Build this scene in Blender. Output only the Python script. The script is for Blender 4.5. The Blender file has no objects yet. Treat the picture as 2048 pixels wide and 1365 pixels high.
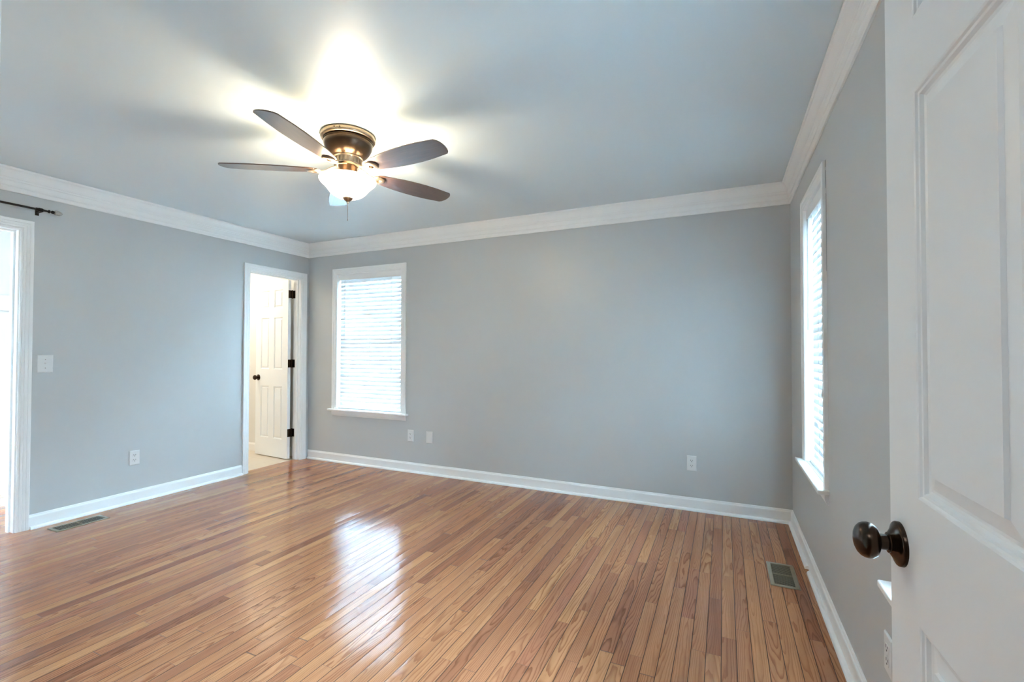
import bpy, bmesh, math, random
from mathutils import Matrix, Vector

random.seed(7)
C = bpy.context.scene.collection
SC = bpy.context.scene
PI = math.pi

# ------------------------------------------------------------------ camera, sky, exposure
RES_X, RES_Y = 2048, 1365
XL, XR, YB, ZC = -4.373, 0.443, 3.879, 2.466          # left wall, right wall, back wall, ceiling
cam_d = bpy.data.cameras.new('camera')
cam = bpy.data.objects.new('camera', cam_d)
C.objects.link(cam)
cam_d.sensor_fit = 'HORIZONTAL'
cam_d.sensor_width = 36.0
cam_d.lens = 924.15 / RES_X * 36.0
cam_d.shift_y = 4.18 / RES_X
cam_d.clip_start = 0.01
r_ax = Vector((0.90887151, 0.41707282, 0.00168326))
u_ax = Vector((0.00535146, -0.01569708, 0.99986247))
f_ax = Vector((-0.41704189, 0.90873751, 0.01649858))
cam.matrix_world = Matrix(((r_ax.x, u_ax.x, -f_ax.x, 0.0),
                           (r_ax.y, u_ax.y, -f_ax.y, 0.0),
                           (r_ax.z, u_ax.z, -f_ax.z, 1.24),
                           (0, 0, 0, 1)))
SC.camera = cam
SC.view_settings.view_transform = 'Standard'
SC.view_settings.look = 'None'
SC.view_settings.gamma = 1.0
SC.view_settings.use_curve_mapping = False
SC.view_settings.exposure = 3.85

SKY = 82.0            # overcast daylight outside the windows
LAMP_UP = 3.3         # the bulb in the bowl of the fan
BOWL = 0.9            # glow of the lit glass bowl
BATH_W, CLOSET_W, HALL_W = 1.8, 0.4, 0.8

w = bpy.data.worlds.new('overcast_sky')
SC.world = w
w.use_nodes = True
wt = w.node_tree
wt.nodes.clear()
wo = wt.nodes.new('ShaderNodeOutputWorld')
wb = wt.nodes.new('ShaderNodeBackground')
wg = wt.nodes.new('ShaderNodeTexCoord')
wsx = wt.nodes.new('ShaderNodeSeparateXYZ')
wr = wt.nodes.new('ShaderNodeValToRGB')
wt.links.new(wg.outputs['Generated'], wsx.inputs[0])
wm = wt.nodes.new('ShaderNodeMath'); wm.operation = 'MULTIPLY_ADD'
wm.inputs[1].default_value = 0.5; wm.inputs[2].default_value = 0.5
wt.links.new(wsx.outputs['Z'], wm.inputs[0])
wt.links.new(wm.outputs[0], wr.inputs[0])
wr.color_ramp.elements[0].position = 0.48; wr.color_ramp.elements[0].color = (0.085, 0.13, 0.16, 1)
wr.color_ramp.elements[1].position = 0.53; wr.color_ramp.elements[1].color = (0.18, 0.27, 0.36, 1)
for _p, _c in ((0.72, (0.33, 0.49, 0.65)), (1.0, (0.50, 0.75, 1.0))):      # overcast: the zenith is the brightest
    _e = wr.color_ramp.elements.new(_p); _e.color = (*_c, 1)
wt.links.new(wr.outputs[0], wb.inputs[0])
wb.inputs[1].default_value = SKY
wt.links.new(wb.outputs[0], wo.inputs[0])


def area_light(name, loc, rot, sx, sy, power, col, portal=False):
    l = bpy.data.lights.new(name, 'AREA')
    l.shape = 'RECTANGLE'; l.size = sx; l.size_y = sy
    l.energy = power; l.color = col
    o = bpy.data.objects.new(name, l); C.objects.link(o)
    o.location = loc; o.rotation_euler = rot
    if portal:
        l.cycles.is_portal = True
    return o


area_light('portal', (-3.488, YB + 0.16, 1.34), (-PI / 2, 0, 0), 0.95, 1.6, 1, (1, 1, 1), True)
area_light('portal', (XR + 0.16, 2.95, 1.34), (0, PI / 2, 0), 1.6, 0.66, 1, (1, 1, 1), True)
area_light('portal', (XR + 0.16, 1.245, 1.34), (0, PI / 2, 0), 1.6, 0.66, 1, (1, 1, 1), True)
area_light('bathroom_ceiling_light', (-5.4, 3.2, ZC - 0.03), (0, 0, 0), 0.5, 0.4, BATH_W, (1.0, 0.86, 0.68))
area_light('closet_ceiling_light', (-5.0, 1.3, ZC - 0.03), (0, 0, 0), 0.5, 0.5, CLOSET_W, (1.0, 0.96, 0.92))
area_light('hall_fill_light', (-0.15, -0.75, ZC - 0.03), (0, 0, 0), 0.7, 0.7, HALL_W, (0.93, 0.97, 1.0))  # fill light added behind the camera, not a known hall fixture


# ------------------------------------------------------------------ mesh helpers
class MB:
    def __init__(s):
        s.v = []; s.f = []; s.sm = []

    def add(s, vs, fs, smooth=False, M=None):
        b = len(s.v)
        if M is not None:
            vs = [M @ Vector(p) for p in vs]
        s.v += [tuple(p) for p in vs]
        for f in fs:
            s.f.append([i + b for i in f]); s.sm.append(smooth)
        return s

    def box(s, x0, x1, y0, y1, z0, z1, M=None):
        x0, x1 = sorted((x0, x1)); y0, y1 = sorted((y0, y1)); z0, z1 = sorted((z0, z1))
        vs = [(x0, y0, z0), (x1, y0, z0), (x1, y1, z0), (x0, y1, z0), (x0, y0, z1), (x1, y0, z1), (x1, y1, z1), (x0, y1, z1)]
        fs = [(0, 3, 2, 1), (4, 5, 6, 7), (0, 1, 5, 4), (1, 2, 6, 5), (2, 3, 7, 6), (3, 0, 4, 7)]
        return s.add(vs, fs, False, M)

    def lathe(s, prof, seg=48, M=None, smooth=True, cap=True):
        vs = []; fs = []
        n = len(prof)
        for r, z in prof:
            for k in range(seg):
                a = 2 * PI * k / seg
                vs.append((r * math.cos(a), r * math.sin(a), z))
        for i in range(n - 1):
            for k in range(seg):
                k2 = (k + 1) % seg
                fs.append((i * seg + k, i * seg + k2, (i + 1) * seg + k2, (i + 1) * seg + k))
        s.add(vs, fs, smooth, M)
        if cap:
            for i in (0, n - 1):
                if prof[i][0] > 1e-5:
                    ring = vs[i * seg:(i + 1) * seg]
                    s.add(ring, [tuple(range(seg))], False, M)
        return s

    def tube(s, pts, r, seg=10, M=None, smooth=True):
        pts = [Vector(p) for p in pts]
        vs = []; fs = []
        for i, p in enumerate(pts):
            t = (pts[min(i + 1, len(pts) - 1)] - pts[max(i - 1, 0)]).normalized()
            a = Vector((0, 0, 1)) if abs(t.z) < 0.9 else Vector((1, 0, 0))
            n1 = t.cross(a).normalized(); n2 = t.cross(n1)
            rr = r[i] if isinstance(r, (list, tuple)) else r
            for k in range(seg):
                q = 2 * PI * k / seg
                vs.append(p + n1 * (rr * math.cos(q)) + n2 * (rr * math.sin(q)))
        for i in range(len(pts) - 1):
            for k in range(seg):
                k2 = (k + 1) % seg
                fs.append((i * seg + k, i * seg + k2, (i + 1) * seg + k2, (i + 1) * seg + k))
        fs.append(tuple(range(seg))); fs.append(tuple(range((len(pts) - 1) * seg, len(pts) * seg)))
        return s.add(vs, fs, smooth, M)

    def prism(s, poly, z0, z1, M=None, smooth=False):
        n = len(poly)
        vs = [(x, y, z0) for x, y in poly] + [(x, y, z1) for x, y in poly]
        fs = [tuple(range(n - 1, -1, -1)), tuple(range(n, 2 * n))]
        s.add(vs, fs, False, M)
        s.add(vs, [(i, (i + 1) % n, n + (i + 1) % n, n + i) for i in range(n)], smooth, M)
        return s

    def rings(s, loops, close_path=False, cap=True):
        """loops: list of equal-length point lists, bridged in turn (each loop is a closed profile)"""
        n = len(loops[0]); b = len(s.v)
        for l in loops:
            s.v += [tuple(p) for p in l]
        m = len(loops)
        for i in range(m if close_path else m - 1):
            j = (i + 1) % m
            for k in range(n):
                k2 = (k + 1) % n
                s.f.append([b + i * n + k, b + i * n + k2, b + j * n + k2, b + j * n + k]); s.sm.append(False)
        if cap and not close_path:
            s.f.append([b + k for k in range(n)]); s.sm.append(False)
            s.f.append([b + (m - 1) * n + k for k in range(n)]); s.sm.append(False)
        return s

    def build(s, name, m, parent=None, bevel=0.0, seg=2, angle=40, loc=None):
        me = bpy.data.meshes.new(name)
        me.from_pydata(s.v, [], s.f)
        bm = bmesh.new(); bm.from_mesh(me)
        bmesh.ops.remove_doubles(bm, verts=bm.verts, dist=1e-6)
        bmesh.ops.recalc_face_normals(bm, faces=bm.faces)
        bm.to_mesh(me); bm.free()
        anysm = any(s.sm)
        if anysm:
            for p in me.polygons:
                p.use_smooth = True
            me.set_sharp_from_angle(angle=math.radians(angle))
        me.materials.append(m)
        o = bpy.data.objects.new(name, me); C.objects.link(o)
        if loc is not None:
            o.location = loc
        if parent is not None:
            o.parent = parent
        if bevel:
            b = o.modifiers.new('bevel', 'BEVEL'); b.width = bevel; b.segments = seg
            b.limit_method = 'ANGLE'; b.angle_limit = math.radians(35)
        return o


def empty(name, loc, rz=0.0):
    o = bpy.data.objects.new(name, None); C.objects.link(o)
    o.location = loc; o.rotation_euler = (0, 0, rz); o.empty_display_size = 0.1
    return o


def tag(o, label, cat, group=None, kind=None):
    o['label'] = label; o['category'] = cat
    if group: o['group'] = group
    if kind: o['kind'] = kind
    return o


def struct(o, label, cat):
    return tag(o, label, cat, None, 'structure')


# ------------------------------------------------------------------ node helpers
class N:
    """small arithmetic wrapper round shader math nodes"""
    nt = None

    def __init__(s, sock): s.s = sock

    @staticmethod
    def op(name, *a, clamp=False):
        n = N.nt.nodes.new('ShaderNodeMath'); n.operation = name; n.use_clamp = clamp
        for i, x in enumerate(a):
            if isinstance(x, N): N.nt.links.new(x.s, n.inputs[i])
            else: n.inputs[i].default_value = x
        return N(n.outputs[0])

    def __add__(s, o): return N.op('ADD', s, o)
    __radd__ = __add__
    def __sub__(s, o): return N.op('SUBTRACT', s, o)
    def __rsub__(s, o): return N.op('SUBTRACT', o, s)
    def __mul__(s, o): return N.op('MULTIPLY', s, o)
    __rmul__ = __mul__
    def __truediv__(s, o): return N.op('DIVIDE', s, o)


def vec(x, y, z):
    n = N.nt.nodes.new('ShaderNodeCombineXYZ')
    for i, a in enumerate((x, y, z)):
        if isinstance(a, N): N.nt.links.new(a.s, n.inputs[i])
        else: n.inputs[i].default_value = a
    return N(n.outputs[0])


def noise(v, scale, detail=2.0, rough=0.5, dist=0.0):
    n = N.nt.nodes.new('ShaderNodeTexNoise')
    n.inputs['Scale'].default_value = scale; n.inputs['Detail'].default_value = detail
    n.inputs['Roughness'].default_value = rough; n.inputs['Distortion'].default_value = dist
    if v is not None: N.nt.links.new(v.s, n.inputs['Vector'])
    return N(n.outputs[0])


def white(v):
    n = N.nt.nodes.new('ShaderNodeTexWhiteNoise'); n.noise_dimensions = '3D'
    N.nt.links.new(v.s, n.inputs['Vector'])
    sp = N.nt.nodes.new('ShaderNodeSeparateColor')
    N.nt.links.new(n.outputs['Color'], sp.inputs[0])
    return N(sp.outputs[0]), N(sp.outputs[1]), N(sp.outputs[2])


def smooth(x, a, b):
    n = N.nt.nodes.new('ShaderNodeMapRange'); n.interpolation_type = 'SMOOTHSTEP'
    N.nt.links.new(x.s, n.inputs[0])
    n.inputs[1].default_value = a; n.inputs[2].default_value = b
    return N(n.outputs[0])


def ramp(x, stops):
    n = N.nt.nodes.new('ShaderNodeValToRGB')
    cr = n.color_ramp
    while len(cr.elements) < len(stops): cr.elements.new(0.5)
    for e, (p, c) in zip(cr.elements, stops):
        e.position = p; e.color = (*c, 1)
    N.nt.links.new(x.s, n.inputs[0])
    return N(n.outputs[0])


def mix(f, a, b, mode='MIX'):
    n = N.nt.nodes.new('ShaderNodeMix'); n.data_type = 'RGBA'; n.blend_type = mode
    for i, x in ((0, f), (6, a), (7, b)):
        if isinstance(x, N): N.nt.links.new(x.s, n.inputs[i])
        elif i == 0: n.inputs[0].default_value = x
        else: n.inputs[i].default_value = (*x, 1)
    return N(n.outputs[2])


def mat(name):
    m = bpy.data.materials.new(name); m.use_nodes = True
    nt = m.node_tree; N.nt = nt
    b = nt.nodes['Principled BSDF']
    return m, nt, b


def P(o, *k):
    for key in k:
        if key in o.inputs: return o.inputs[key]


def simple(name, col, rough=0.5, metal=0.0, spec=0.5, var=0.0, vscale=8.0, bump=0.0, bscale=200.0):
    m, nt, b = mat(name)
    b.inputs['Base Color'].default_value = (*col, 1)
    b.inputs['Roughness'].default_value = rough
    b.inputs['Metallic'].default_value = metal
    b.inputs['Specular IOR Level'].default_value = spec
    tc = nt.nodes.new('ShaderNodeTexCoord')
    if var:
        f = noise(N(tc.outputs['Object']), vscale, 3)
        c = mix(f, tuple(x * (1 - var) for x in col), tuple(min(1, x * (1 + var)) for x in col))
        nt.links.new(c.s, b.inputs['Base Color'])
    if bump:
        h = noise(N(tc.outputs['Object']), bscale, 2)
        bn = nt.nodes.new('ShaderNodeBump'); bn.inputs['Strength'].default_value = bump; bn.inputs['Distance'].default_value = 0.001
        nt.links.new(h.s, bn.inputs['Height']); nt.links.new(bn.outputs[0], b.inputs['Normal'])
    return m


M_WALL = simple('grey_eggshell_paint', (0.570, 0.590, 0.595), 0.36, spec=0.5, var=0.015, vscale=3, bump=0.06, bscale=350)
M_CEIL = simple('ceiling_paint', (0.70, 0.785, 0.82), 0.36, spec=0.45, var=0.01, vscale=2, bump=0.05, bscale=300)
M_TRIM = simple('white_trim_paint', (0.91, 0.925, 0.925), 0.32, spec=0.5, var=0.012, vscale=20)
M_DOOR = simple('white_door_paint', (0.89, 0.92, 0.935), 0.36, spec=0.5, var=0.01, vscale=10, bump=0.04, bscale=260)
M_WHITEWALL = simple('white_wall_paint', (0.78, 0.78, 0.76), 0.5, spec=0.4, var=0.01)
M_BRONZE = simple('oil_rubbed_bronze', (0.045, 0.028, 0.018), 0.22, metal=0.85, spec=0.6, var=0.25, vscale=30)
M_FANBRONZE = simple('fan_bronze', (0.080, 0.050, 0.032), 0.28, metal=0.85, spec=0.6, var=0.2, vscale=25)
M_FANLIGHT = simple('fan_rubbed_copper', (0.36, 0.28, 0.21), 0.3, metal=0.9, spec=0.6, var=0.2, vscale=40)
M_BLACK = simple('black_metal', (0.012, 0.011, 0.011), 0.35, metal=0.5, spec=0.5, var=0.2)
M_PLASTIC = simple('white_plastic', (0.78, 0.79, 0.79), 0.3, spec=0.5, var=0.008)
M_SLOT = simple('dark_slot', (0.02, 0.02, 0.02), 0.7, var=0.1)
M_REG = simple('bronze_register_paint', (0.25, 0.205, 0.14), 0.5, metal=0.0, var=0.12, vscale=60)
M_DARK = simple('register_shade', (0.008, 0.007, 0.006), 0.8, var=0.2)  # near-black colour stands in for shade inside the vents
M_CORD = simple('blind_cord', (0.55, 0.56, 0.58), 0.7, var=0.03)
M_CHAIN = simple('pull_chain', (0.30, 0.27, 0.24), 0.35, metal=0.8, var=0.1)
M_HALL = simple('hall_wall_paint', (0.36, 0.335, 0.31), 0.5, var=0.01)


def mat_blind():
    m, nt, b = mat('white_blind_vinyl')
    b.inputs['Base Color'].default_value = (0.86, 0.87, 0.87, 1); b.inputs['Roughness'].default_value = 0.4
    t = nt.nodes.new('ShaderNodeBsdfTranslucent'); t.inputs[0].default_value = (0.82, 0.86, 0.88, 1)
    tc = nt.nodes.new('ShaderNodeTexCoord')
    f = noise(N(tc.outputs['Object']), 14, 2)
    nt.links.new(mix(f, (0.75, 0.76, 0.76), (0.79, 0.80, 0.80)).s, b.inputs['Base Color'])
    mx = nt.nodes.new('ShaderNodeMixShader'); mx.inputs[0].default_value = 0.05
    nt.links.new(b.outputs[0], mx.inputs[1]); nt.links.new(t.outputs[0], mx.inputs[2])
    nt.links.new(mx.outputs[0], nt.nodes['Material Output'].inputs[0])
    return m


def mat_glass():
    m, nt, b = mat('window_glass')
    nt.nodes.remove(b)
    g = nt.nodes.new('ShaderNodeBsdfGlossy'); g.inputs['Roughness'].default_value = 0.02
    t = nt.nodes.new('ShaderNodeBsdfTransparent'); t.inputs[0].default_value = (0.95, 0.97, 0.96, 1)
    fr = nt.nodes.new('ShaderNodeFresnel'); fr.inputs[0].default_value = 1.45
    mx = nt.nodes.new('ShaderNodeMixShader')
    nt.links.new(fr.outputs[0], mx.inputs[0]); nt.links.new(t.outputs[0], mx.inputs[1]); nt.links.new(g.outputs[0], mx.inputs[2])
    nt.links.new(mx.outputs[0], nt.nodes['Material Output'].inputs[0])
    return m


def mat_bowl():
    m, nt, b = mat('lit_frosted_glass')
    b.inputs['Base Color'].default_value = (0.9, 0.82, 0.62, 1); b.inputs['Roughness'].default_value = 0.3
    b.inputs['Emission Color'].default_value = (1.0, 0.92, 0.74, 1)
    b.inputs['Emission Strength'].default_value = BOWL
    tc = nt.nodes.new('ShaderNodeTexCoord')
    f = noise(N(tc.outputs['Object']), 9, 2)
    nt.links.new(mix(f, (0.9, 0.80, 0.6), (0.92, 0.85, 0.68)).s, b.inputs['Base Color'])
    t = nt.nodes.new('ShaderNodeBsdfTransparent'); t.inputs[0].default_value = (1.0, 0.97, 0.90, 1)
    mx = nt.nodes.new('ShaderNodeMixShader'); mx.inputs[0].default_value = 0.45
    nt.links.new(b.outputs[0], mx.inputs[1]); nt.links.new(t.outputs[0], mx.inputs[2])
    nt.links.new(mx.outputs[0], nt.nodes['Material Output'].inputs[0])
    return m


def mat_crystal():
    m, nt, b = mat('finial_crystal')
    b.inputs['Base Color'].default_value = (0.75, 0.70, 0.60, 1); b.inputs['Roughness'].default_value = 0.08
    b.inputs['Transmission Weight'].default_value = 0.55; b.inputs['IOR'].default_value = 1.5
    tc = nt.nodes.new('ShaderNodeTexCoord')
    f = noise(N(tc.outputs['Object']), 60, 2)
    nt.links.new(mix(f, (0.62, 0.55, 0.42), (0.85, 0.84, 0.8)).s, b.inputs['Base Color'])
    return m


def mat_blade():
    m, nt, b = mat('walnut_blade')
    tc = nt.nodes.new('ShaderNodeTexCoord')
    sp = nt.nodes.new('ShaderNodeSeparateXYZ'); nt.links.new(tc.outputs['Object'], sp.inputs[0])
    x, y, z = (N(o) for o in sp.outputs)
    g = noise(vec(x * 5, y * 90, z * 5), 1.0, 4, 0.6)
    g2 = noise(vec(x * 14, y * 260, z), 1.0, 2)
    c = ramp(g * 0.7 + g2 * 0.3, [(0.3, (0.035, 0.016, 0.010)), (0.55, (0.075, 0.034, 0.021)), (0.75, (0.12, 0.058, 0.035))])
    nt.links.new(c.s, b.inputs['Base Color'])
    b.inputs['Roughness'].default_value = 0.32; b.inputs['Specular IOR Level'].default_value = 0.8; b.inputs['Coat Weight'].default_value = 1.0; b.inputs['Coat Roughness'].default_value = 0.25; b.inputs['Coat IOR'].default_value = 1.6
    return m


def mat_floor():
    m, nt, b = mat('oak_strip_floor')
    geo = nt.nodes.new('ShaderNodeTexCoord')
    sp = nt.nodes.new('ShaderNodeSeparateXYZ'); nt.links.new(geo.outputs['Object'], sp.inputs[0])
    x, y, z = (N(o) for o in sp.outputs)
    PW = 0.0572
    u = x * (1 / PW) + 1000.3
    row = N.op('FLOOR', u); fx = u - row
    ra, rb, rc = white(vec(row, 3.1, 7.7))
    L = 0.55 + rb * 0.75
    v = (y + ra * 9.0) / L
    v = v + 0.28 * N.op('SINE', v * 2.3 + rc * 40)
    brd = N.op('FLOOR', v); fy = v - brd
    r1, r2, r3 = white(vec(row, brd, 1.7))
    q1, q2, q3 = white(vec(row, brd, 9.3))
    base = ramp(r1, [(0.0, (0.270, 0.103, 0.054)), (0.12, (0.355, 0.145, 0.073)), (0.4, (0.420, 0.180, 0.086)),
                     (0.7, (0.460, 0.206, 0.095)), (0.88, (0.500, 0.238, 0.107)), (1.0, (0.375, 0.148, 0.080))])
    # growth rings cut by the face of each board
    xl = (fx - 0.5) * PW
    off = r2 * 37.0
    nA = noise(vec(x * 16, y * 2.3, off), 1.0, 2, 0.5) - 0.5
    nB = noise(vec(x * 60, y * 9.0, off + 5), 1.0, 2, 0.5) - 0.5
    dx = xl + (q1 - 0.5) * 0.075
    dz = 0.006 + q2 * 0.05 + (q3 - 0.5) * 0.09 * N.op('SINE', y * 1.9 + q1 * 20) + nA * 0.040
    rr = N.op('SQRT', dx * dx + dz * dz) + nB * 0.0042
    g = N.op('FRACT', rr * (1 / 0.0068) + r3 * 9)
    ring = smooth(g, 0.42, 0.93) * (1.0 - smooth(g, 0.94, 1.0))
    fib = noise(vec(x * 700, y * 14, off), 1.0, 2, 0.6)
    pore = smooth(noise(vec(x * 420, y * 26, off + 3), 1.0, 3, 0.7), 0.52, 0.72)
    str_ = smooth(noise(vec(x * 30, y * 1.5, off + 9), 1.0, 2), 0.35, 0.75)
    dark = mix(1.0, base, (0.42, 0.33, 0.29), 'MULTIPLY')
    c = mix(ring * (0.45 + 0.55 * q2), base, dark)
    c = mix(pore * 0.28, c, dark)
    c = mix((fib - 0.5) * 0.5 + 0.25, c, mix(1.0, base, (1.18, 1.12, 1.05), 'MULTIPLY'))
    c = mix(str_ * 0.30, c, dark)
    # seams
    ed = N.op('MINIMUM', fx, 1.0 - fx)
    seam = 1.0 - smooth(ed, 0.012, 0.044)
    edy = N.op('MINIMUM', fy, 1.0 - fy) * L
    seamy = 1.0 - smooth(edy, 0.0004, 0.0016)
    sm = N.op('MAXIMUM', seam, seamy * 0.8)
    c = mix(sm * 0.9, c, (0.045, 0.024, 0.015))
    nt.links.new(c.s, b.inputs['Base Color'])
    nt.links.new((0.55 - sm * 0.55).s, b.inputs['Specular IOR Level'])
    b.inputs['IOR'].default_value = 1.5
    ro = 0.085 + 0.05 * noise(vec(x * 3, y * 3, 0.0), 1.0, 3) + ring * 0.03 + sm * 0.4
    nt.links.new(ro.s, b.inputs['Roughness'])
    # every strip is slightly crowned and lies at its own tilt
    cup = (fx - 0.5)
    sx = cup * 0.050 + (r3 - 0.5) * 0.034 + N.op('POWER', N.op('ABSOLUTE', cup * 2.0), 16.0) * N.op('SIGN', cup) * 0.12 \
        + (noise(vec(x * 30, y * 5, off), 1.0, 2) - 0.5) * 0.012
    sy = (noise(vec(x * 9, y * 4, off + 2), 1.0, 2) - 0.5) * 0.012
    nv = vec(sx, sy, 1.0)
    nn = nt.nodes.new('ShaderNodeVectorMath'); nn.operation = 'NORMALIZE'
    nt.links.new(nv.s, nn.inputs[0]); nt.links.new(nn.outputs[0], b.inputs['Normal'])
    return m


def mat_tile():
    m, nt, b = mat('beige_tile')
    tc = nt.nodes.new('ShaderNodeTexCoord')
    br = nt.nodes.new('ShaderNodeTexBrick'); br.offset = 0.0
    nt.links.new(tc.outputs['Object'], br.inputs['Vector'])
    br.inputs['Color1'].default_value = (0.66, 0.58, 0.47, 1); br.inputs['Color2'].default_value = (0.70, 0.62, 0.51, 1)
    br.inputs['Mortar'].default_value = (0.55, 0.48, 0.40, 1); br.inputs['Scale'].default_value = 1.0
    br.inputs['Mortar Size'].default_value = 0.003; br.inputs['Brick Width'].default_value = 0.33; br.inputs['Row Height'].default_value = 0.33
    f = noise(N(tc.outputs['Object']), 12, 4)
    nt.links.new(mix(f * 0.3, N(br.outputs[0]), (0.60, 0.50, 0.38)).s, b.inputs['Base Color'])
    b.inputs['Roughness'].default_value = 0.35
    return m


M_BLIND, M_GLASS, M_BOWL, M_CRYSTAL = mat_blind(), mat_glass(), mat_bowl(), mat_crystal()
M_BLADE, M_FLOOR, M_TILE = mat_blade(), mat_floor(), mat_tile()

# ------------------------------------------------------------------ room shell
WT = 0.115                      # interior wall thickness
WE = 0.14                       # exterior wall thickness
YF = 0.16                       # room face of the front wall
XLO = XL - WT
# openings: (from, to, bottom, top) along the wall
CL0, CL1, CLT = 0.63, 1.450, 2.060           # doorway on the left wall, clear opening
BD0, BD1, BDT = 3.150, 3.768, 2.048          # bathroom doorway
FD0, FD1, FDT = -0.545, 0.290, 2.050         # doorway the camera stands in
W1 = (-3.927, -3.048, 0.570, 2.083)
W2 = (2.668, 3.232, 0.570, 2.078)
W3 = (0.950, 1.545, 0.570, 2.078)
J = 0.019


def wall_with_holes(lo, hi, holes, put):
    """split a wall into boxes round its openings; put(a0, a1, z0, z1) adds one"""
    xs = lo
    for a0, a1, z0, z1 in sorted(holes):
        if a0 > xs: put(xs, a0, 0, ZC)
        if z0 > 0: put(a0, a1, 0, z0)
        put(a0, a1, z1, ZC)
        xs = a1
    if hi > xs: put(xs, hi, 0, ZC)


b = MB()
b.box(-4.452, XR + WE, -2.2, YB, -0.08, 0)
b.box(-5.77, -4.452, -0.4, 2.52, -0.08, 0)
struct(b.build('floor', M_FLOOR), 'glossy oak strip floor of the empty bedroom', 'floor')
b = MB(); b.box(-6.5, -4.452, 2.52, YB, -0.08, 0.0)
struct(b.build('floor_bathroom', M_TILE), 'beige tile floor beyond the bathroom doorway', 'floor')
b = MB(); b.box(-6.62, XR + WE, -2.2, YB + WE, ZC, ZC + 0.1)
struct(b.build('ceiling', M_CEIL), 'pale satin ceiling above the ceiling fan', 'ceiling')

b = MB()
wall_with_holes(YF - WT, YB, [(CL0 - J, CL1 + J, 0, CLT + J), (BD0 - J, BD1 + J, 0, BDT + J)],
                lambda a0, a1, z0, z1: b.box(XLO, XL, a0, a1, z0, z1))
struct(b.build('wall_left', M_WALL), 'grey wall on the left with two doorways', 'wall')
b = MB()
wall_with_holes(XLO, XR + WE, [(W1[0] - J, W1[1] + J, W1[2], W1[3] + J)],
                lambda a0, a1, z0, z1: b.box(a0, a1, YB, YB + WE, z0, z1))
struct(b.build('wall_back', M_WALL), 'wide grey back wall with one window', 'wall')
b = MB()
wall_with_holes(YF - WT, YB, [(W2[0] - J, W2[1] + J, W2[2], W2[3] + J), (W3[0] - J, W3[1] + J, W3[2], W3[3] + J)],
                lambda a0, a1, z0, z1: b.box(XR, XR + WE, a0, a1, z0, z1))
struct(b.build('wall_right', M_WALL), 'grey wall on the right behind the open white door', 'wall')
b = MB()
wall_with_holes(XL, XR, [(FD0 - J, FD1 + J, 0, FDT + J)],
                lambda a0, a1, z0, z1: b.box(a0, a1, YF - WT, YF, z0, z1))
struct(b.build('wall_front', M_WALL), 'grey front wall with the doorway the view is taken from', 'wall')
# bathroom shell
b = MB(); b.box(-6.5, XLO, YB, YB + WE, 0, ZC)
struct(b.build('wall_bathroom_back', M_WHITEWALL), 'white bathroom wall behind the open bathroom door', 'wall')
b = MB(); b.box(-6.62, -6.5, 2.52, YB + WE, 0, ZC)
struct(b.build('wall_bathroom_left', M_WHITEWALL), 'white far wall of the bathroom', 'wall')
b = MB(); b.box(-6.5, XLO, 2.40, 2.52, 0, ZC)
struct(b.build('wall_bathroom_front', M_WHITEWALL), 'white wall between bathroom and left room', 'wall')
# room beyond the left doorway
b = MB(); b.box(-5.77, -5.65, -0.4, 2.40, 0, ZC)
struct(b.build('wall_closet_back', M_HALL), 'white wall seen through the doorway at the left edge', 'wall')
b = MB(); b.box(-5.65, XLO, -0.4, -0.28, 0, ZC)
struct(b.build('wall_closet_front', M_WHITEWALL), 'white end wall of the room beyond the left doorway', 'wall')
# hall behind the camera
b = MB(); b.box(-1.4, 1.2, -2.2, -2.08, 0, ZC)
struct(b.build('wall_hall_back', M_HALL), 'hall wall behind the viewer', 'wall')
b = MB(); b.box(-1.4, -1.28, -2.08, YF - WT, 0, ZC)
struct(b.build('wall_hall_left', M_HALL), 'hall wall to the left behind the viewer', 'wall')
b = MB(); b.box(XR + WE - 0.02, XR + WE + 0.1, -2.08, YF - WT, 0, ZC)
struct(b.build('wall_hall_right', M_HALL), 'hall wall to the right behind the viewer', 'wall')

# ------------------------------------------------------------------ mouldings
LW = lambda a, t, z: (XL + t, a, z)            # left wall: a = y, t = out of the wall
BW = lambda a, t, z: (a, YB - t, z)            # back wall: a = x
RW = lambda a, t, z: (XR - t, a, z)            # right wall: a = y
FW = lambda a, t, z: (a, YF + t, z)            # front wall: a = x

CROWN = [(0, 0), (0.056, 0), (0.056, 0.010), (0.052, 0.016), (0.047, 0.017), (0.041, 0.024), (0.034, 0.036), (0.029, 0.050), (0.027, 0.060),
         (0.0255, 0.063), (0.0255, 0.068), (0.022, 0.070), (0.020, 0.077), (0.0205, 0.082), (0.018, 0.085), (0.0165, 0.086),
         (0.0165, 0.118), (0.019, 0.120), (0.019, 0.126), (0.015, 0.128), (0.012, 0.134), (0.012, 0.152), (0.009, 0.156), (0, 0.156)]


def run(name, mp, a0, a1, prof, m0, m1, m, parent=None, zf=lambda d: d):
    """extrude a (projection, height) profile along a wall; m0/m1: mitre slopes at the ends"""
    return MB().rings([[mp(a0 + m0 * u, u, zf(d)) for u, d in prof], [mp(a1 + m1 * u, u, zf(d)) for u, d in prof]]).build(name, m, parent)


cz = lambda d: ZC - d
struct(run('trim_1', LW, YF, YB, CROWN, 1, -1, M_TRIM, zf=cz), 'white crown moulding along the top of the left wall', 'crown moulding')
struct(run('trim_2', BW, XL, XR, CROWN, 1, -1, M_TRIM, zf=cz), 'white crown moulding along the top of the back wall', 'crown moulding')
struct(run('trim_3', RW, YF, YB, CROWN, 1, -1, M_TRIM, zf=cz), 'white crown moulding along the top of the right wall', 'crown moulding')

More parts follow.
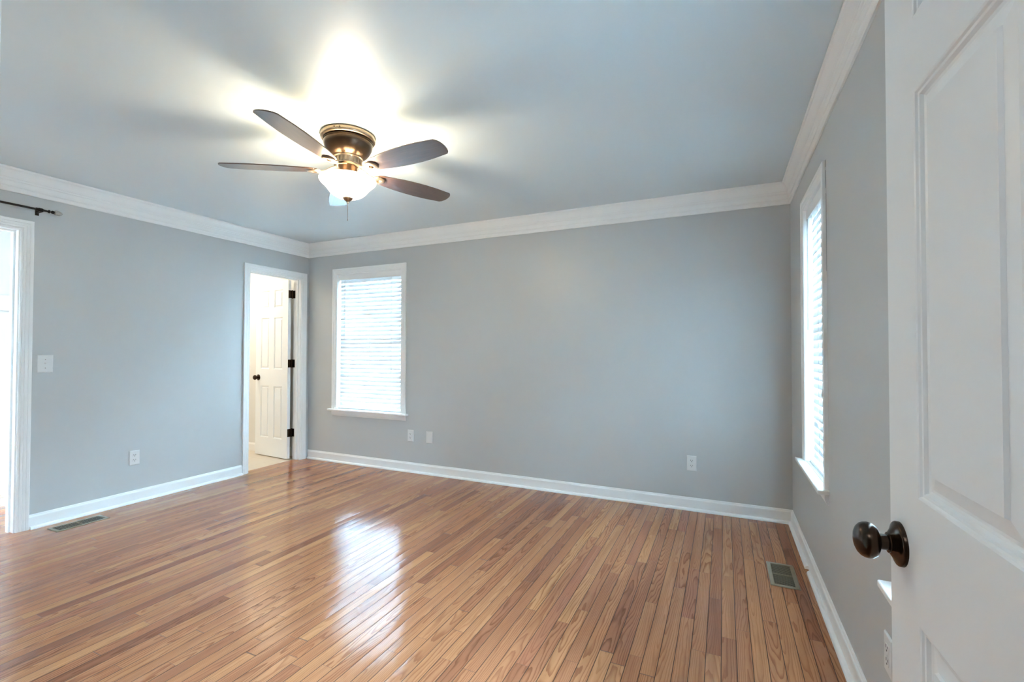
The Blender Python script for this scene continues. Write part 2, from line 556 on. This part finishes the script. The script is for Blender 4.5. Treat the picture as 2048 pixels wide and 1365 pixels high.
BASE = [(0, 0), (0.0135, 0), (0.0135, 0.078), (0.012, 0.084), (0.008, 0.088), (0.0065, 0.094), (0.004, 0.098), (0, 0.098)]
SHOE = [(0.0135, 0.0), (0.032, 0.0), (0.0315, 0.006), (0.029, 0.012), (0.0245, 0.016), (0.019, 0.0185), (0.0135, 0.0195)]


def skirting(name, mp, label, segs, shoes):
    root = None
    mb = MB()
    for a0, a1, m0, m1 in segs:
        mb.rings([[mp(a0 + m0 * u, u, d) for u, d in BASE], [mp(a1 + m1 * u, u, d) for u, d in BASE]])
    root = struct(mb.build(name, M_TRIM), label, 'baseboard')
    mb = MB()
    for a0, a1, m0, m1 in shoes:
        mb.rings([[mp(a0 + m0 * u, u, d) for u, d in SHOE], [mp(a1 + m1 * u, u, d) for u, d in SHOE]])
    mb.build('shoe_moulding', M_TRIM, root)
    return root


CW = 0.066    # casing width
seg_l = [(YF, CL0 - 0.008 - CW, 1, 0), (CL1 + 0.008 + CW, BD0 - 0.008 - CW, 0, 0)]
skirting('baseboard_left', LW, 'white baseboard along the left wall', seg_l,
         [(YF, CL0 - 0.008 - CW, 1, 0), (CL1 + 0.013 + CW, BD0 - 0.008 - CW, 0, 0)])
skirting('baseboard_back', BW, 'white baseboard along the back wall', [(XL, XR, 1, -1)], [(XL + 0.018, XR, 0, -1)])
skirting('baseboard_right', RW, 'white baseboard along the right wall with a gap in its shoe', [(YF, YB, 1, -1)],
         [(YF, 3.045, 1, 0), (3.107, YB, 0, -1)])
# baseboards of the neighbouring rooms
BB = lambda a, t, z: (a, YB - t, z)
struct(run('baseboard_bathroom', BB, -6.5, XLO, BASE, 0, 0, M_TRIM), 'white baseboard of the bathroom wall', 'baseboard')
CB = lambda a, t, z: (-5.65 + t, a, z)
struct(run('baseboard_closet', CB, -0.28, 2.40, BASE, 0, 0, M_WHITEWALL), 'white baseboard seen through the left doorway', 'baseboard')
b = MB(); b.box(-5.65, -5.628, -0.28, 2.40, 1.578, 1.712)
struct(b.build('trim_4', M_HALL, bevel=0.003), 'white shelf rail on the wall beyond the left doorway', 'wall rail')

CASE = [(0, 0), (0, 0.0075), (0.003, 0.0105), (0.010, 0.0115), (0.013, 0.009), (0.016, 0.0125), (0.026, 0.0135), (0.029, 0.0115), (0.032, 0.014),
        (0.043, 0.0165), (0.046, 0.0145), (0.050, 0.0175), (0.062, 0.018), (CW, 0.0165), (CW, 0)]
CASEW = [(0, 0), (0, 0.008), (0.004, 0.011), (0.012, 0.012), (0.015, 0.0105), (0.019, 0.013), (0.040, 0.0145), (0.044, 0.0125), (0.048, 0.016),
         (0.060, 0.0165), (CW, 0.015), (CW, 0)]


def casing(parent, mp, a0, a1, z0, z1, m=M_TRIM, prof=CASE):
    loops = [[mp(a0 - u, t, z0) for u, t in prof], [mp(a0 - u, t, z1 + u) for u, t in prof],
             [mp(a1 + u, t, z1 + u) for u, t in prof], [mp(a1 + u, t, z0) for u, t in prof]]
    return MB().rings(loops).build('casing', m, parent)


def door_frame(parent, mp, a0, a1, zt, depth, stop=None):
    """jamb boards lining an opening; depth runs into the wall"""
    mb = MB()

    def bx(p0, p1, t0, t1, z0, z1):
        c0 = mp(p0, t0, z0); c1 = mp(p1, t1, z1)
        mb.box(c0[0], c1[0], c0[1], c1[1], c0[2], c1[2])
    bx(a0 - J + .001, a0, 0, -depth, 0, zt + J - .001); bx(a1, a1 + J - .001, 0, -depth, 0, zt + J - .001); bx(a0, a1, 0, -depth, zt, zt + J - .001)
    if stop:
        s0, s1 = stop
        bx(a0, a0 + 0.011, -s0, -s1, 0, zt); bx(a1 - 0.011, a1, -s0, -s1, 0, zt); bx(a0 + 0.011, a1 - 0.011, -s0, -s1, zt - 0.011, zt)
    return mb.build('jamb', M_TRIM, parent)


def door_leaf(parent, wd, ht, th, stile, mull, zs):
    """six raised panels: local x from hinge to latch, face at y=0, back at y=-th"""
    pw = (wd - 2 * stile - mull) / 2
    xs = [0, stile, stile + pw, stile + pw + mull, wd - stile, wd]
    zz = [0] + [z for p in zs for z in p] + [ht]
    mb = MB()
    prof = [(0, 0), (0.003, -0.0012), (0.005, -0.004), (0.009, -0.0045), (0.012, -0.009), (0.016, -0.0105), (0.020, -0.0105), (0.040, -0.0065), (0.0415, -0.0020)]

    def face(y, sgn):
        for i in range(5):
            for k in range(len(zz) - 1):
                x0, x1, z0, z1 = xs[i], xs[i + 1], zz[k], zz[k + 1]
                if i in (1, 3) and k % 2 == 1:
                    pr = prof if (x1 - x0) > 0.2 else [(u * 0.66, d) for u, d in prof]
                    loops = [[(x0 + u, y + sgn * d, z0 + u), (x1 - u, y + sgn * d, z0 + u), (x1 - u, y + sgn * d, z1 - u), (x0 + u, y + sgn * d, z1 - u)] for u, d in pr]
                    bse = len(mb.v)
                    for l in loops: mb.v += l
                    for q in range(len(loops) - 1):
                        for e in range(4):
                            e2 = (e + 1) % 4
                            mb.f.append([bse + q * 4 + e, bse + q * 4 + e2, bse + q * 4 + 4 + e2, bse + q * 4 + 4 + e]); mb.sm.append(False)
                    o = bse + (len(loops) - 1) * 4
                    mb.f.append([o, o + 1, o + 2, o + 3]); mb.sm.append(False)
                else:
                    mb.add([(x0, y, z0), (x1, y, z0), (x1, y, z1), (x0, y, z1)], [(0, 1, 2, 3)])
    face(0, 1); face(-th, -1)
    for z in (0, ht):
        for i in range(5):
            mb.add([(xs[i], 0, z), (xs[i + 1], 0, z), (xs[i + 1], -th, z), (xs[i], -th, z)], [(0, 1, 2, 3)])
    for x in (0, wd):
        for k in range(len(zz) - 1):
            mb.add([(x, 0, zz[k]), (x, 0, zz[k + 1]), (x, -th, zz[k + 1]), (x, -th, zz[k])], [(0, 1, 2, 3)])
    return mb.build('door_leaf', M_DOOR, parent)


def knob(parent, x, z, th):
    """turned knob and rosette on both faces of a leaf"""
    ros = [(0.0348, 0.0), (0.0348, 0.0045), (0.0334, 0.0062), (0.0285, 0.0078), (0.0238, 0.0105), (0.0190, 0.0138), (0.0160, 0.0155), (0.0160, 0.0172), (0.0145, 0.0178), (0.0, 0.0178)]
    nb = [(0.0122, 0.017), (0.0122, 0.0275), (0.0135, 0.0290), (0.0185, 0.0300), (0.0242, 0.0332), (0.0276, 0.0385), (0.0287, 0.0435), (0.0280, 0.0490),
          (0.0256, 0.0538), (0.0210, 0.0580), (0.0145, 0.0610), (0.0072, 0.0627), (0.0, 0.0632)]
    for sgn, y in ((1, 0.0), (-1, -th)):
        Mx = Matrix.Translation((x, y, z)) @ Matrix.Rotation(-PI / 2 * sgn, 4, 'X')
        kb = MB().lathe(nb, 40, Mx).build('knob', M_BRONZE, parent)
        MB().lathe(ros, 48, Mx).build('rosette', M_BRONZE, kb)
        if sgn == 1:
            Ms = Matrix.Translation((x, y, z)) @ Matrix.Rotation(-PI / 2, 4, 'X') @ Matrix.Translation((0.014, 0, 0.0728))


# near door, swung open against the right wall
d1 = empty('door_1', (0.283, 0.1745, 0.012), math.radians(91.92))
struct(d1, 'open white six panel door with dark bronze knob at the right edge', 'door')
door_leaf(d1, 0.813, 2.03, 0.035, 0.112, 0.085, [(0.203, 0.823), (1.010, 1.618), (1.728, 1.918)])
knob(d1, 0.813 - 0.043, 0.917, 0.035)
for z in (0.25, 1.03, 1.80):
    MB().tube([(-0.006, 0.006, z - 0.045), (-0.006, 0.006, z + 0.045)], 0.0055, 12).build('hinge', M_BRONZE, d1)
b = MB().box(0.8125, 0.8140, -0.030, -0.005, 0.889, 0.945); b.build('latch_plate', M_BRONZE, d1)
f1 = empty('door_frame_1', (FD0, YF, 0)); f1.location = (0, 0, 0)
f1.name = 'trim_5'
struct(f1, 'white casing and jamb of the doorway the view is taken from', 'door frame')
door_frame(f1, FW, FD0, FD1, FDT, WT)
casing(f1, FW, FD0 - 0.006, FD1 + 0.006, 0, FDT + 0.006)

# bathroom door
d2 = empty('door_2', (-4.496, 3.702, 0.010), math.radians(175.3))
struct(d2, 'white six panel bathroom door standing open in the far left corner', 'door')
door_leaf(d2, 0.600, 2.03, 0.035, 0.098, 0.090, [(0.213, 0.815), (1.012, 1.612), (1.722, 1.93)])
knob(d2, 0.600 - 0.055, 0.908, 0.035)
f2 = empty('trim_6', (0, 0, 0))
struct(f2, 'white casing and jamb of the bathroom doorway', 'door frame')
door_frame(f2, LW, BD0, BD1, BDT, WT, (0.038, 0.075))
casing(f2, LW, BD0 - 0.006, BD1 + 0.006, 0, BDT + 0.006)
for zc_ in (1.880, 1.090, 0.302):
    mb = MB()
    mb.box(-4.4965, -4.4930, 3.7045, 3.7395, zc_ - 0.045, zc_ + 0.045)
    mb.box(-4.490, -4.456, 3.7650, 3.7675, zc_ - 0.045, zc_ + 0.045)
    mb.box(-4.4945, -4.488, 3.738, 3.7675, zc_ - 0.045, zc_ + 0.045)
    mb.tube([(-4.489, 3.752, zc_ - 0.049), (-4.489, 3.752, zc_ + 0.049)], 0.0062, 12)
    h = mb.build('hinge', M_BRONZE, f2)

# doorway at the left edge
f3 = empty('trim_7', (0, 0, 0))
struct(f3, 'white fluted casing and jamb of the doorway at the left edge', 'door frame')
door_frame(f3, LW, CL0, CL1, CLT, WT, (0.045, 0.080))
casing(f3, LW, CL0 - 0.008, CL1 + 0.008, 0, CLT + 0.006)


# ------------------------------------------------------------------ windows
def window(name, label, mp, W, outer0, outer1):
    """mp(a, t, z): t positive into the room"""
    a0, a1, z0, z1 = W
    root = struct(empty(name, mp((a0 + a1) / 2, 0, z0)), label, 'window')
    o = root.location.copy()
    q = lambda a, t, z: tuple(Vector(mp(a, t, z)) - o)

    def bx(mb, p0, p1, t0, t1, y0, y1):
        c0 = q(p0, t0, y0); c1 = q(p1, t1, y1)
        mb.box(c0[0], c1[0], c0[1], c1[1], c0[2], c1[2])
    mb = MB()
    e = 0.001
    bx(mb, a0 - J + e, a0, 0, -WE, z0 + e, z1 + J - e); bx(mb, a1, a1 + J - e, 0, -WE, z0 + e, z1 + J - e); bx(mb, a0, a1, 0, -WE, z1, z1 + J - e)
    mb.build('window_jamb', M_TRIM, root)
    casing(root, q, a0 - 0.001, a1 + 0.001, z0 + 0.020, z1 + 0.001, prof=CASEW).name = 'casing'
    mb = MB()
    bx(mb, outer0 - 0.034, outer1 + 0.034, 0.0, 0.050, z0, z0 + 0.020)
    bx(mb, a0, a1, 0.0, -0.070, z0 + 0.0, z0 + 0.020)
    mb.build('stool', M_TRIM, root, bevel=0.005, seg=3)
    ap = [(0, 0), (0.016, 0.0), (0.016, 0.030), (0.013, 0.034), (0.013, 0.040), (0.009, 0.046), (0.007, 0.053), (0, 0.055)]
    MB().rings([[q(outer0, u, z0 - d) for u, d in ap], [q(outer1, u, z0 - d) for u, d in ap]]).build('apron', M_TRIM, root)
    zm = 1.36
    for nm, za, zb, t in (('sash', zm - 0.02, z1 - 0.002, -0.112), ('sash', z0 + 0.020, zm + 0.02, -0.085)):
        mb = MB()
        bx(mb, a0 + .001, a0 + 0.045, t + 0.013, t - 0.013, za, zb); bx(mb, a1 - 0.045, a1 - .001, t + 0.013, t - 0.013, za, zb)
        bx(mb, a0 + 0.045, a1 - 0.045, t + 0.013, t - 0.013, za, za + 0.042); bx(mb, a0 + 0.045, a1 - 0.045, t + 0.013, t - 0.013, zb - 0.042, zb)
        s_ = mb.build(nm, M_TRIM, root)
        mb = MB()
        bx(mb, a0 + 0.045, a1 - 0.045, t + 0.002, t - 0.002, za + 0.042, zb - 0.042)
        mb.build('pane', M_GLASS, s_)
    return root


def blind(label, mp, W, wand_side, tilt=77.0, drop=None):
    a0, a1, z0, z1 = W
    zs = drop or z0 + 0.020
    root = tag(empty('window_blind', mp((a0 + a1) / 2, -0.04, zs)), label, 'blind', 'white slatted blinds hung inside the windows')
    o = root.location.copy()
    q = lambda a, t, z: tuple(Vector(mp(a, t, z)) - o)

    def bx(mb, p0, p1, t0, t1, y0, y1):
        c0 = q(p0, t0, y0); c1 = q(p1, t1, y1)
        mb.box(c0[0], c1[0], c0[1], c1[1], c0[2], c1[2])
    g = 0.004
    mb = MB(); bx(mb, a0 + g, a1 - g, -0.006, -0.014, z1 - 0.062, z1 - 0.001); mb.build('valance', M_TRIM, root, bevel=0.002)
    mb = MB(); bx(mb, a0 + g, a1 - g, -0.016, -0.064, z1 - 0.045, z1 - 0.002); mb.build('headrail', M_TRIM, root)
    mb = MB()
    tl = math.radians(tilt); D = 0.050; tc = -0.041
    pitch = 0.0455
    z = z1 - 0.070
    zl = zs + 0.035
    while z > zl:
        pts = []
        for k in range(5):                    # a slat is slightly crowned
            s = (k / 4 - 0.5)
            cr = 0.0028 * (1 - (2 * s) ** 2)
            # inner edge low, outer edge high
            pts.append((tc + s * D * math.cos(tl) * 1.0 + cr * math.sin(tl), z - s * D * math.sin(tl) + cr * math.cos(tl)))
        th = 0.0026
        prof = [(t, y) for t, y in pts] + [(t - th * math.sin(tl), y - th * math.cos(tl)) for t, y in reversed(pts)]
        mb.rings([[q(a0 + 0.008, t, y) for t, y in prof], [q(a1 - 0.008, t, y) for t, y in prof]])
        z -= pitch
    mb.build('slats', M_BLIND, root)
    mb = MB(); bx(mb, a0 + 0.008, a1 - 0.008, tc - 0.026, tc + 0.026, zs + 0.003, zs + 0.019); mb.build('bottom_rail', M_BLIND, root, bevel=0.003)
    wdt = a1 - a0
    for fr in (0.17, 0.5, 0.83):
        mb = MB(); mb.tube([q(a0 + wdt * fr, tc + 0.022, z1 - 0.05), q(a0 + wdt * fr, tc + 0.022, zs + 0.012)], 0.0008, 6)
        mb.build('ladder_cord', M_CORD, root)
    wa = a0 + wdt * (0.117 if wand_side < 0 else 0.883)
    mb = MB(); mb.tube([q(wa, -0.004, z1 - 0.066), q(wa, -0.004, z1 - 0.10), q(wa - 0.002, -0.004, max(1.364, zs))], 0.0034, 8); mb.build('tilt_wand', M_CORD, root)
    ca = a0 + wdt * (0.854 if wand_side < 0 else 0.146)
    mb = MB(); mb.tube([q(ca, -0.004, z1 - 0.064), q(ca - 0.002, -0.004, 1.05)], 0.0011, 6)
    mb.tube([q(ca - 0.002, -0.004, 1.052), q(ca - 0.002, -0.004, 1.040), q(ca - 0.002, -0.004, 1.012)], [0.002, 0.005, 0.0065], 8)
    mb.build('lift_cord', M_CORD, root)
    return root


window('window_1', 'white framed window on the back wall beside the bathroom door', BW, W1, W1[0] - CW, W1[1] + CW)
window('window_2', 'white framed window on the right wall near the back corner', RW, W2, W2[0] - CW, W2[1] + CW)
_w2 = bpy.data.objects['window_2']
mb = MB()
for za, zb in ((1.62, 1.99), (2.015, 2.10), (2.115, 2.150)):
    mb.box(-0.0006, 0.001, W2[0] - CW - 0.0028 - _w2.location.y, W2[0] - CW - 0.0012 - _w2.location.y, za - _w2.location.z, zb - _w2.location.z)
mb.build('caulk_gap', M_SLOT, _w2)
window('window_3', 'window on the right wall mostly hidden by the open door', RW, W3, W3[0] - CW, W3[1] + CW)
blind('white slatted blind in the window on the back wall', BW, W1, -1)
blind('white slatted blind in the right wall window near the back corner', RW, W2, 1)
blind('white slatted blind in the window behind the open door', RW, W3, 1, tilt=67.0)

# ------------------------------------------------------------------ ceiling fan
FX, FY = -1.946, 1.992
fan = tag(empty('ceiling_fan', (FX, FY, ZC)), 'bronze ceiling fan with five dark wooden blades and a lit glass bowl', 'ceiling fan')
Z = lambda z: z - ZC
hous = MB().lathe([(0.130, Z(2.436)), (0.136, Z(2.430)), (0.137, Z(2.424)), (0.1335, Z(2.420)), (0.134, Z(2.412)), (0.130, Z(2.396)), (0.119, Z(2.374)),
                   (0.103, Z(2.355)), (0.088, Z(2.344)), (0.080, Z(2.340)), (0.078, Z(2.336))], 64).build('motor_housing', M_FANBRONZE, fan)
MB().lathe([(0.144, 0.0), (0.148, -0.003), (0.149, -0.008), (0.149, -0.024), (0.146, -0.028), (0.139, -0.031), (0.128, -0.031)], 64).build('canopy', M_FANLIGHT, fan)
for k in range(2):
    a = math.radians(-75 + 12 * k)
    Mx = Matrix.Translation((0.149 * math.cos(a), 0.149 * math.sin(a), -0.015)) @ Matrix.Rotation(a, 4, 'Z') @ Matrix.Rotation(PI / 2, 4, 'Y')
    MB().lathe([(0.0045, -0.001), (0.0045, 0.001), (0.003, 0.0025), (0, 0.003)], 12, Mx).build('screw', M_FANBRONZE, fan)
mb = MB().lathe([(0.080, Z(2.338)), (0.081, Z(2.333)), (0.075, Z(2.331)), (0.072, Z(2.326)), (0.072, Z(2.300)), (0.076, Z(2.297)), (0.076, Z(2.292)), (0.060, Z(2.290))], 48)
for k in range(20):
    a = 2 * PI * k / 20
    Mx = Matrix.Rotation(a, 4, 'Z')
    mb.box(0.071, 0.0755, -0.004, 0.004, Z(2.325), Z(2.301), Mx)
mb.build('rotor_ring', M_FANLIGHT, fan)
MB().lathe([(0.055, Z(2.291)), (0.053, Z(2.285)), (0.053, Z(2.242)), (0.058, Z(2.238))], 40).build('switch_housing', M_FANBRONZE, fan)
MB().lathe([(0.056, Z(2.240)), (0.064, Z(2.238)), (0.071, Z(2.231)), (0.073, Z(2.222)), (0.073, Z(2.209)), (0.070, Z(2.208)), (0.0, Z(2.208))], 48).build('fitter', M_FANLIGHT, fan)
for k in range(3):
    a = math.radians(20 + 120 * k)
    Mx = Matrix.Translation((0.073 * math.cos(a), 0.073 * math.sin(a), Z(2.216))) @ Matrix.Rotation(a, 4, 'Z') @ Matrix.Rotation(PI / 2, 4, 'Y')
    MB().lathe([(0.004, -0.001), (0.004, 0.006), (0.007, 0.007), (0.007, 0.011), (0.003, 0.013), (0, 0.0135)], 12, Mx).build('thumb_screw', M_FANLIGHT, fan)
outer = [(0.155, Z(2.213)), (0.1555, Z(2.209)), (0.153, Z(2.203)), (0.147, Z(2.195)), (0.138, Z(2.187)), (0.128, Z(2.178)), (0.119, Z(2.168)), (0.110, Z(2.156)),
         (0.098, Z(2.141)), (0.081, Z(2.127)), (0.060, Z(2.116)), (0.036, Z(2.109)), (0.014, Z(2.1065))]
inner = [(r - 0.0042, z + 0.0028) for r, z in outer]
MB().lathe(outer[::-1] + [(0.1525, Z(2.2135))] + inner[1:], 72, cap=False).build('glass_bowl', M_BOWL, fan)
MB().lathe([(0.0, Z(2.2075)), (0.062, Z(2.2075)), (0.064, Z(2.2050)), (0.062, Z(2.2045)), (0.0, Z(2.2045))], 48).build('added_light_baffle', M_PLASTIC, fan)  # unseen disc added to hold direct bulb light off the ceiling
fin = MB().lathe([(0.0, Z(2.118)), (0.029, Z(2.112)), (0.0295, Z(2.108)), (0.023, Z(2.100)), (0.013, Z(2.0915)), (0.007, Z(2.087)), (0.0065, Z(2.078)), (0.0, Z(2.077))], 32).build('finial', M_FANLIGHT, fan)
mb = MB().tube([(0, 0, Z(2.078)), (0, 0, Z(1.980))], 0.0016, 8)
mb.lathe([(0, Z(1.992)), (0.0026, Z(1.990)), (0.0028, Z(1.980)), (0, Z(1.978))], 10)
mb.build('pull_chain', M_CHAIN, fan)
mb = MB().tube([(-0.082, -0.006, Z(2.215)), (-0.084, -0.006, Z(2.12)), (-0.082, -0.006, Z(2.063))], 0.0011, 6)

half = [(0.165, 0.022), (0.178, 0.040), (0.20, 0.050), (0.25, 0.0575), (0.32, 0.0690), (0.40, 0.0750), (0.48, 0.0770), (0.56, 0.0735), (0.63, 0.0655), (0.660, 0.0620)]
tip = [(0.672, 0.050), (0.681, 0.030), (0.685, 0.008), (0.6845, -0.012), (0.681, -0.032), (0.672, -0.050)]
outline = [(r, wv) for r, wv in half] + tip + [(r, -wv) for r, wv in reversed(half)]
BZ = 2.264
blade0 = None; iron0 = None
for k in range(5):
    az = math.radians(-4.5 + 72 * k)
    Mr = Matrix.Rotation(az, 4, 'Z')
    if k == 0:
        mb = MB(); mb.prism([(r, wv) for r, wv in outline], -0.003, 0.003)
        blade0 = mb.build('blade', M_BLADE, fan, bevel=0.0012, seg=2)
        mb = MB()
        # flat S-shaped arm from the rotor, ending in a ring under the blade root
        path = [(0.060, 0.026, 0.020), (0.085, 0.024, 0.012), (0.110, 0.020, 0.000), (0.130, 0.018, -0.008), (0.152, 0.020, -0.0105)]
        loops = [[(r, -wv, z), (r, wv, z), (r, wv, z + 0.005), (r, -wv, z + 0.005)] for r, wv, z in path]
        mb.rings(loops)
        mb.lathe([(0.014, -0.0125), (0.0165, -0.0145), (0.022, -0.0150), (0.026, -0.0130), (0.031, -0.0140), (0.036, -0.0115), (0.0375, -0.0065), (0.037, -0.0032), (0.014, -0.0032), (0.014, -0.0125)],
                 36, Matrix.Translation((0.187, 0, 0)), cap=False)
        for s in (-1, 1):
            mb.tube([(0.150, s * 0.017, -0.006), (0.158, s * 0.029, -0.006), (0.172, s * 0.034, -0.006)], 0.004, 8)
        iron0 = mb.build('blade_iron', M_FANLIGHT, fan)
        mb = MB()
        bl, ir = blade0, iron0
    else:
        bl = blade0.copy(); C.objects.link(bl); ir = iron0.copy(); C.objects.link(ir)
        bl.parent = fan; ir.parent = fan
    # each blade is pitched about its own length, counter-clockwise edge low
    bl.matrix_local = Matrix.Translation((0, 0, Z(BZ))) @ Mr @ Matrix.Rotation(math.radians(-10), 4, 'X')
    ir.matrix_local = Matrix.Translation((0, 0, Z(BZ))) @ Mr @ Matrix.Rotation(math.radians(-10), 4, 'X')
# the bulb inside the bowl, just under its open rim
l = bpy.data.lights.new('bulb', 'POINT'); l.energy = LAMP_UP; l.color = (1.0, 0.90, 0.74); l.shadow_soft_size = 0.045
o = bpy.data.objects.new('bulb', l); C.objects.link(o); o.parent = fan
o.location = (0, 0, Z(2.158))


# ------------------------------------------------------------------ electrical plates
def face_matrix(mp, a, z, flip=1):
    """local x along the wall, local y up, local z out of the wall"""
    p = Vector(mp(a, 0, z)); n = (Vector(mp(a, 1, z)) - p); up = Vector((0, 0, 1)); x = up.cross(n)
    return Matrix(((x.x, up.x, n.x, p.x), (x.y, up.y, n.y, p.y), (x.z, up.z, n.z, p.z), (0, 0, 0, 1)))


def plate_mesh(wd, ht, name, parent):
    prof = [(0, 0), (0, 0.002), (0.003, 0.0052), (0.005, 0.006)]
    loops = [[(-wd / 2 + u, -ht / 2 + u, d), (wd / 2 - u, -ht / 2 + u, d), (wd / 2 - u, ht / 2 - u, d), (-wd / 2 + u, ht / 2 - u, d)] for u, d in prof]
    return MB().rings(loops).build(name, M_PLASTIC, parent)


OUT0 = None


def make_outlet():
    root = empty('wall_outlet', (0, 0, 0))
    plate_mesh(0.072, 0.117, 'plate', root)
    for s in (-1, 1):
        cy = s * 0.0195
        pts = []
        for k in range(24):
            a = 2 * PI * k / 24
            pts.append((0.0165 * math.cos(a), max(-0.0125, min(0.0125, 0.0165 * math.sin(a))) + cy))
        rc = MB().prism(pts, 0.0055, 0.0075).build('receptacle', M_PLASTIC, root)
        mb = MB()
        mb.box(-0.0078, -0.0052, cy + 0.000, cy + 0.0095, 0.0072, 0.0079)
        mb.box(0.0052, 0.0078, cy + 0.001, cy + 0.0085, 0.0072, 0.0079)
        mb.lathe([(0.0030, 0.0072), (0.0030, 0.0079), (0, 0.0079)], 12, Matrix.Translation((0, cy - 0.0062, 0)))
        mb.build('slots', M_SLOT, rc)
    MB().lathe([(0.003, 0.0055), (0.003, 0.0066), (0, 0.007)], 12).build('screw', M_PLASTIC, root)
    return root


def copy_tree(o, parent=None):
    c = o.copy(); C.objects.link(c)
    if parent is not None: c.parent = parent
    for ch in list(o.children): copy_tree(ch, c)
    return c


spots = [(LW, 2.1525, 0.3635, 'white duplex outlet low on the left grey wall'),
         (BW, -2.9195, 0.369, 'white duplex outlet under the right edge of the back window'),
         (BW, -0.2345, 0.363, 'white duplex outlet low on the back wall towards the right corner'),
         (RW, 1.731, 0.335, 'white duplex outlet on the right wall half hidden by the open door')]
proto = make_outlet()
for i, (mp, a, z, lb) in enumerate(spots):
    o = proto if i == 0 else copy_tree(proto)
    o.matrix_world = face_matrix(mp, a, z)
    tag(o, lb, 'outlet', 'white duplex outlets low on the walls')

bp = empty('blank_plate', (0, 0, 0))
plate_mesh(0.076, 0.118, 'plate', bp)
MB().lathe([(0.003, 0.0055), (0.003, 0.0066), (0, 0.007)], 12, Matrix.Translation((0, 0.047, 0))).build('screw', M_PLASTIC, bp)
MB().lathe([(0.003, 0.0055), (0.003, 0.0066), (0, 0.007)], 12, Matrix.Translation((0, -0.047, 0))).build('screw', M_PLASTIC, bp)
bp.matrix_world = face_matrix(BW, -2.689, 0.370)
tag(bp, 'plain white blank plate on the back wall right of an outlet', 'wall plate')

sw = empty('light_switch', (0, 0, 0))
plate_mesh(0.086, 0.125, 'plate', sw)
mb = MB(); mb.box(-0.0055, 0.0055, -0.012, 0.012, 0.0055, 0.0068); mb.build('switch_slot', M_PLASTIC, sw)
mb = MB(); mb.box(-0.0045, 0.0045, -0.004, 0.005, 0.006, 0.019, Matrix.Rotation(math.radians(-18), 4, 'X')); mb.build('toggle', M_PLASTIC, sw, bevel=0.001)
for s in (-1, 1):
    MB().lathe([(0.0028, 0.0055), (0.0028, 0.0066), (0, 0.007)], 12, Matrix.Translation((0, s * 0.030, 0))).build('screw', M_CHAIN, sw)
sw.matrix_world = face_matrix(LW, 1.597, 1.1415)
tag(sw, 'white toggle light switch on the left wall beside the fluted casing', 'light switch')


# ------------------------------------------------------------------ floor registers
def register(cx, cy, label, wd=0.138, ln=0.300, gap=0.0065):
    root = tag(empty('floor_register', (cx, cy, 0)), label, 'floor vent', 'bronze floor vents')
    fr = 0.021
    prof = [(0, 0.0004), (0.0, 0.0025), (0.004, 0.0048), (fr - 0.003, 0.0048), (fr, 0.0034), (fr, 0.0004)]
    loops = []
    for sx, sy in ((-1, -1), (1, -1), (1, 1), (-1, 1)):
        loops.append([(sx * (wd / 2 - u), sy * (ln / 2 - u), z) for u, z in prof])
    MB().rings(loops, close_path=True).build('frame', M_REG, root)
    mb = MB(); mb.box(-wd / 2 + fr - .002, wd / 2 - fr + .002, -ln / 2 + fr - .002, ln / 2 - fr + .002, 0.0004, 0.0010); mb.build('shade_plate', M_DARK, root)  # flat dark plate on the floor, painted as the shade under the louvers
    mb = MB()
    y = -ln / 2 + fr + 0.006
    while y < ln / 2 - fr - 0.003:
        mb.box(-wd / 2 + fr, wd / 2 - fr, y - 0.0014, y + 0.0014, 0.0012, 0.0030); y += 0.0123
    mb.box(-wd / 2 + fr, wd / 2 - fr, -0.004, 0.004, 0.0012, 0.0034)
    mb.build('louvers', M_REG, root)
    return root


register(0.2865, 2.966, 'bronze floor vent beside the right wall baseboard')
register(-4.193, 1.732, 'bronze floor vent beside the left wall baseboard')

# ------------------------------------------------------------------ curtain rod over the left doorway
cr = tag(empty('curtain_rod', (XL, 1.05, 2.21)), 'thin black curtain rod with crystal finial above the left doorway', 'curtain rod')
rx = 0.078
MB().tube([(rx, -0.60, 0), (rx, 0.475, 0)], 0.0075, 16).build('rod', M_BLACK, cr)
MR = Matrix.Translation((rx, 0, 0)) @ Matrix.Rotation(-PI / 2, 4, 'X')
MB().lathe([(0.0075, 0.455), (0.0105, 0.457), (0.0105, 0.470), (0.0125, 0.472), (0.0125, 0.492), (0.0085, 0.496), (0.0065, 0.510), (0.0065, 0.520), (0.0115, 0.523), (0.0115, 0.529),
            (0.006, 0.532), (0.006, 0.536), (0.0120, 0.541), (0.0120, 0.549), (0.0090, 0.553), (0, 0.553)], 20, MR).build('collar', M_BLACK, cr)
MB().lathe([(0.008, 0.552), (0.0165, 0.557), (0.0190, 0.567), (0.0170, 0.580), (0.0110, 0.592), (0.0, 0.600)], 8, MR, smooth=False).build('finial', M_CRYSTAL, cr)
for yy in (0.490, -0.56):
    mb = MB()
    mb.box(0.0, 0.003, yy - 0.010, yy + 0.010, -0.028, 0.014)
    mb.box(0.003, rx + 0.006, yy - 0.004, yy + 0.004, -0.013, -0.0075)
    mb.box(rx - 0.009, rx - 0.0075, yy - 0.004, yy + 0.004, -0.0075, 0.006)
    mb.box(rx + 0.0075, rx + 0.009, yy - 0.004, yy + 0.004, -0.0075, 0.006)
    mb.build('bracket', M_BLACK, cr)

SC.cycles.use_guiding = True
SC.cycles.guiding_training_samples = 32
SC.cycles.max_bounces = 10
SC.cycles.diffuse_bounces = 6
SC.cycles.glossy_bounces = 4
SC.cycles.transparent_max_bounces = 8
SC.cycles.caustics_reflective = False
SC.cycles.caustics_refractive = False
SC.cycles.sample_clamp_indirect = 5.0
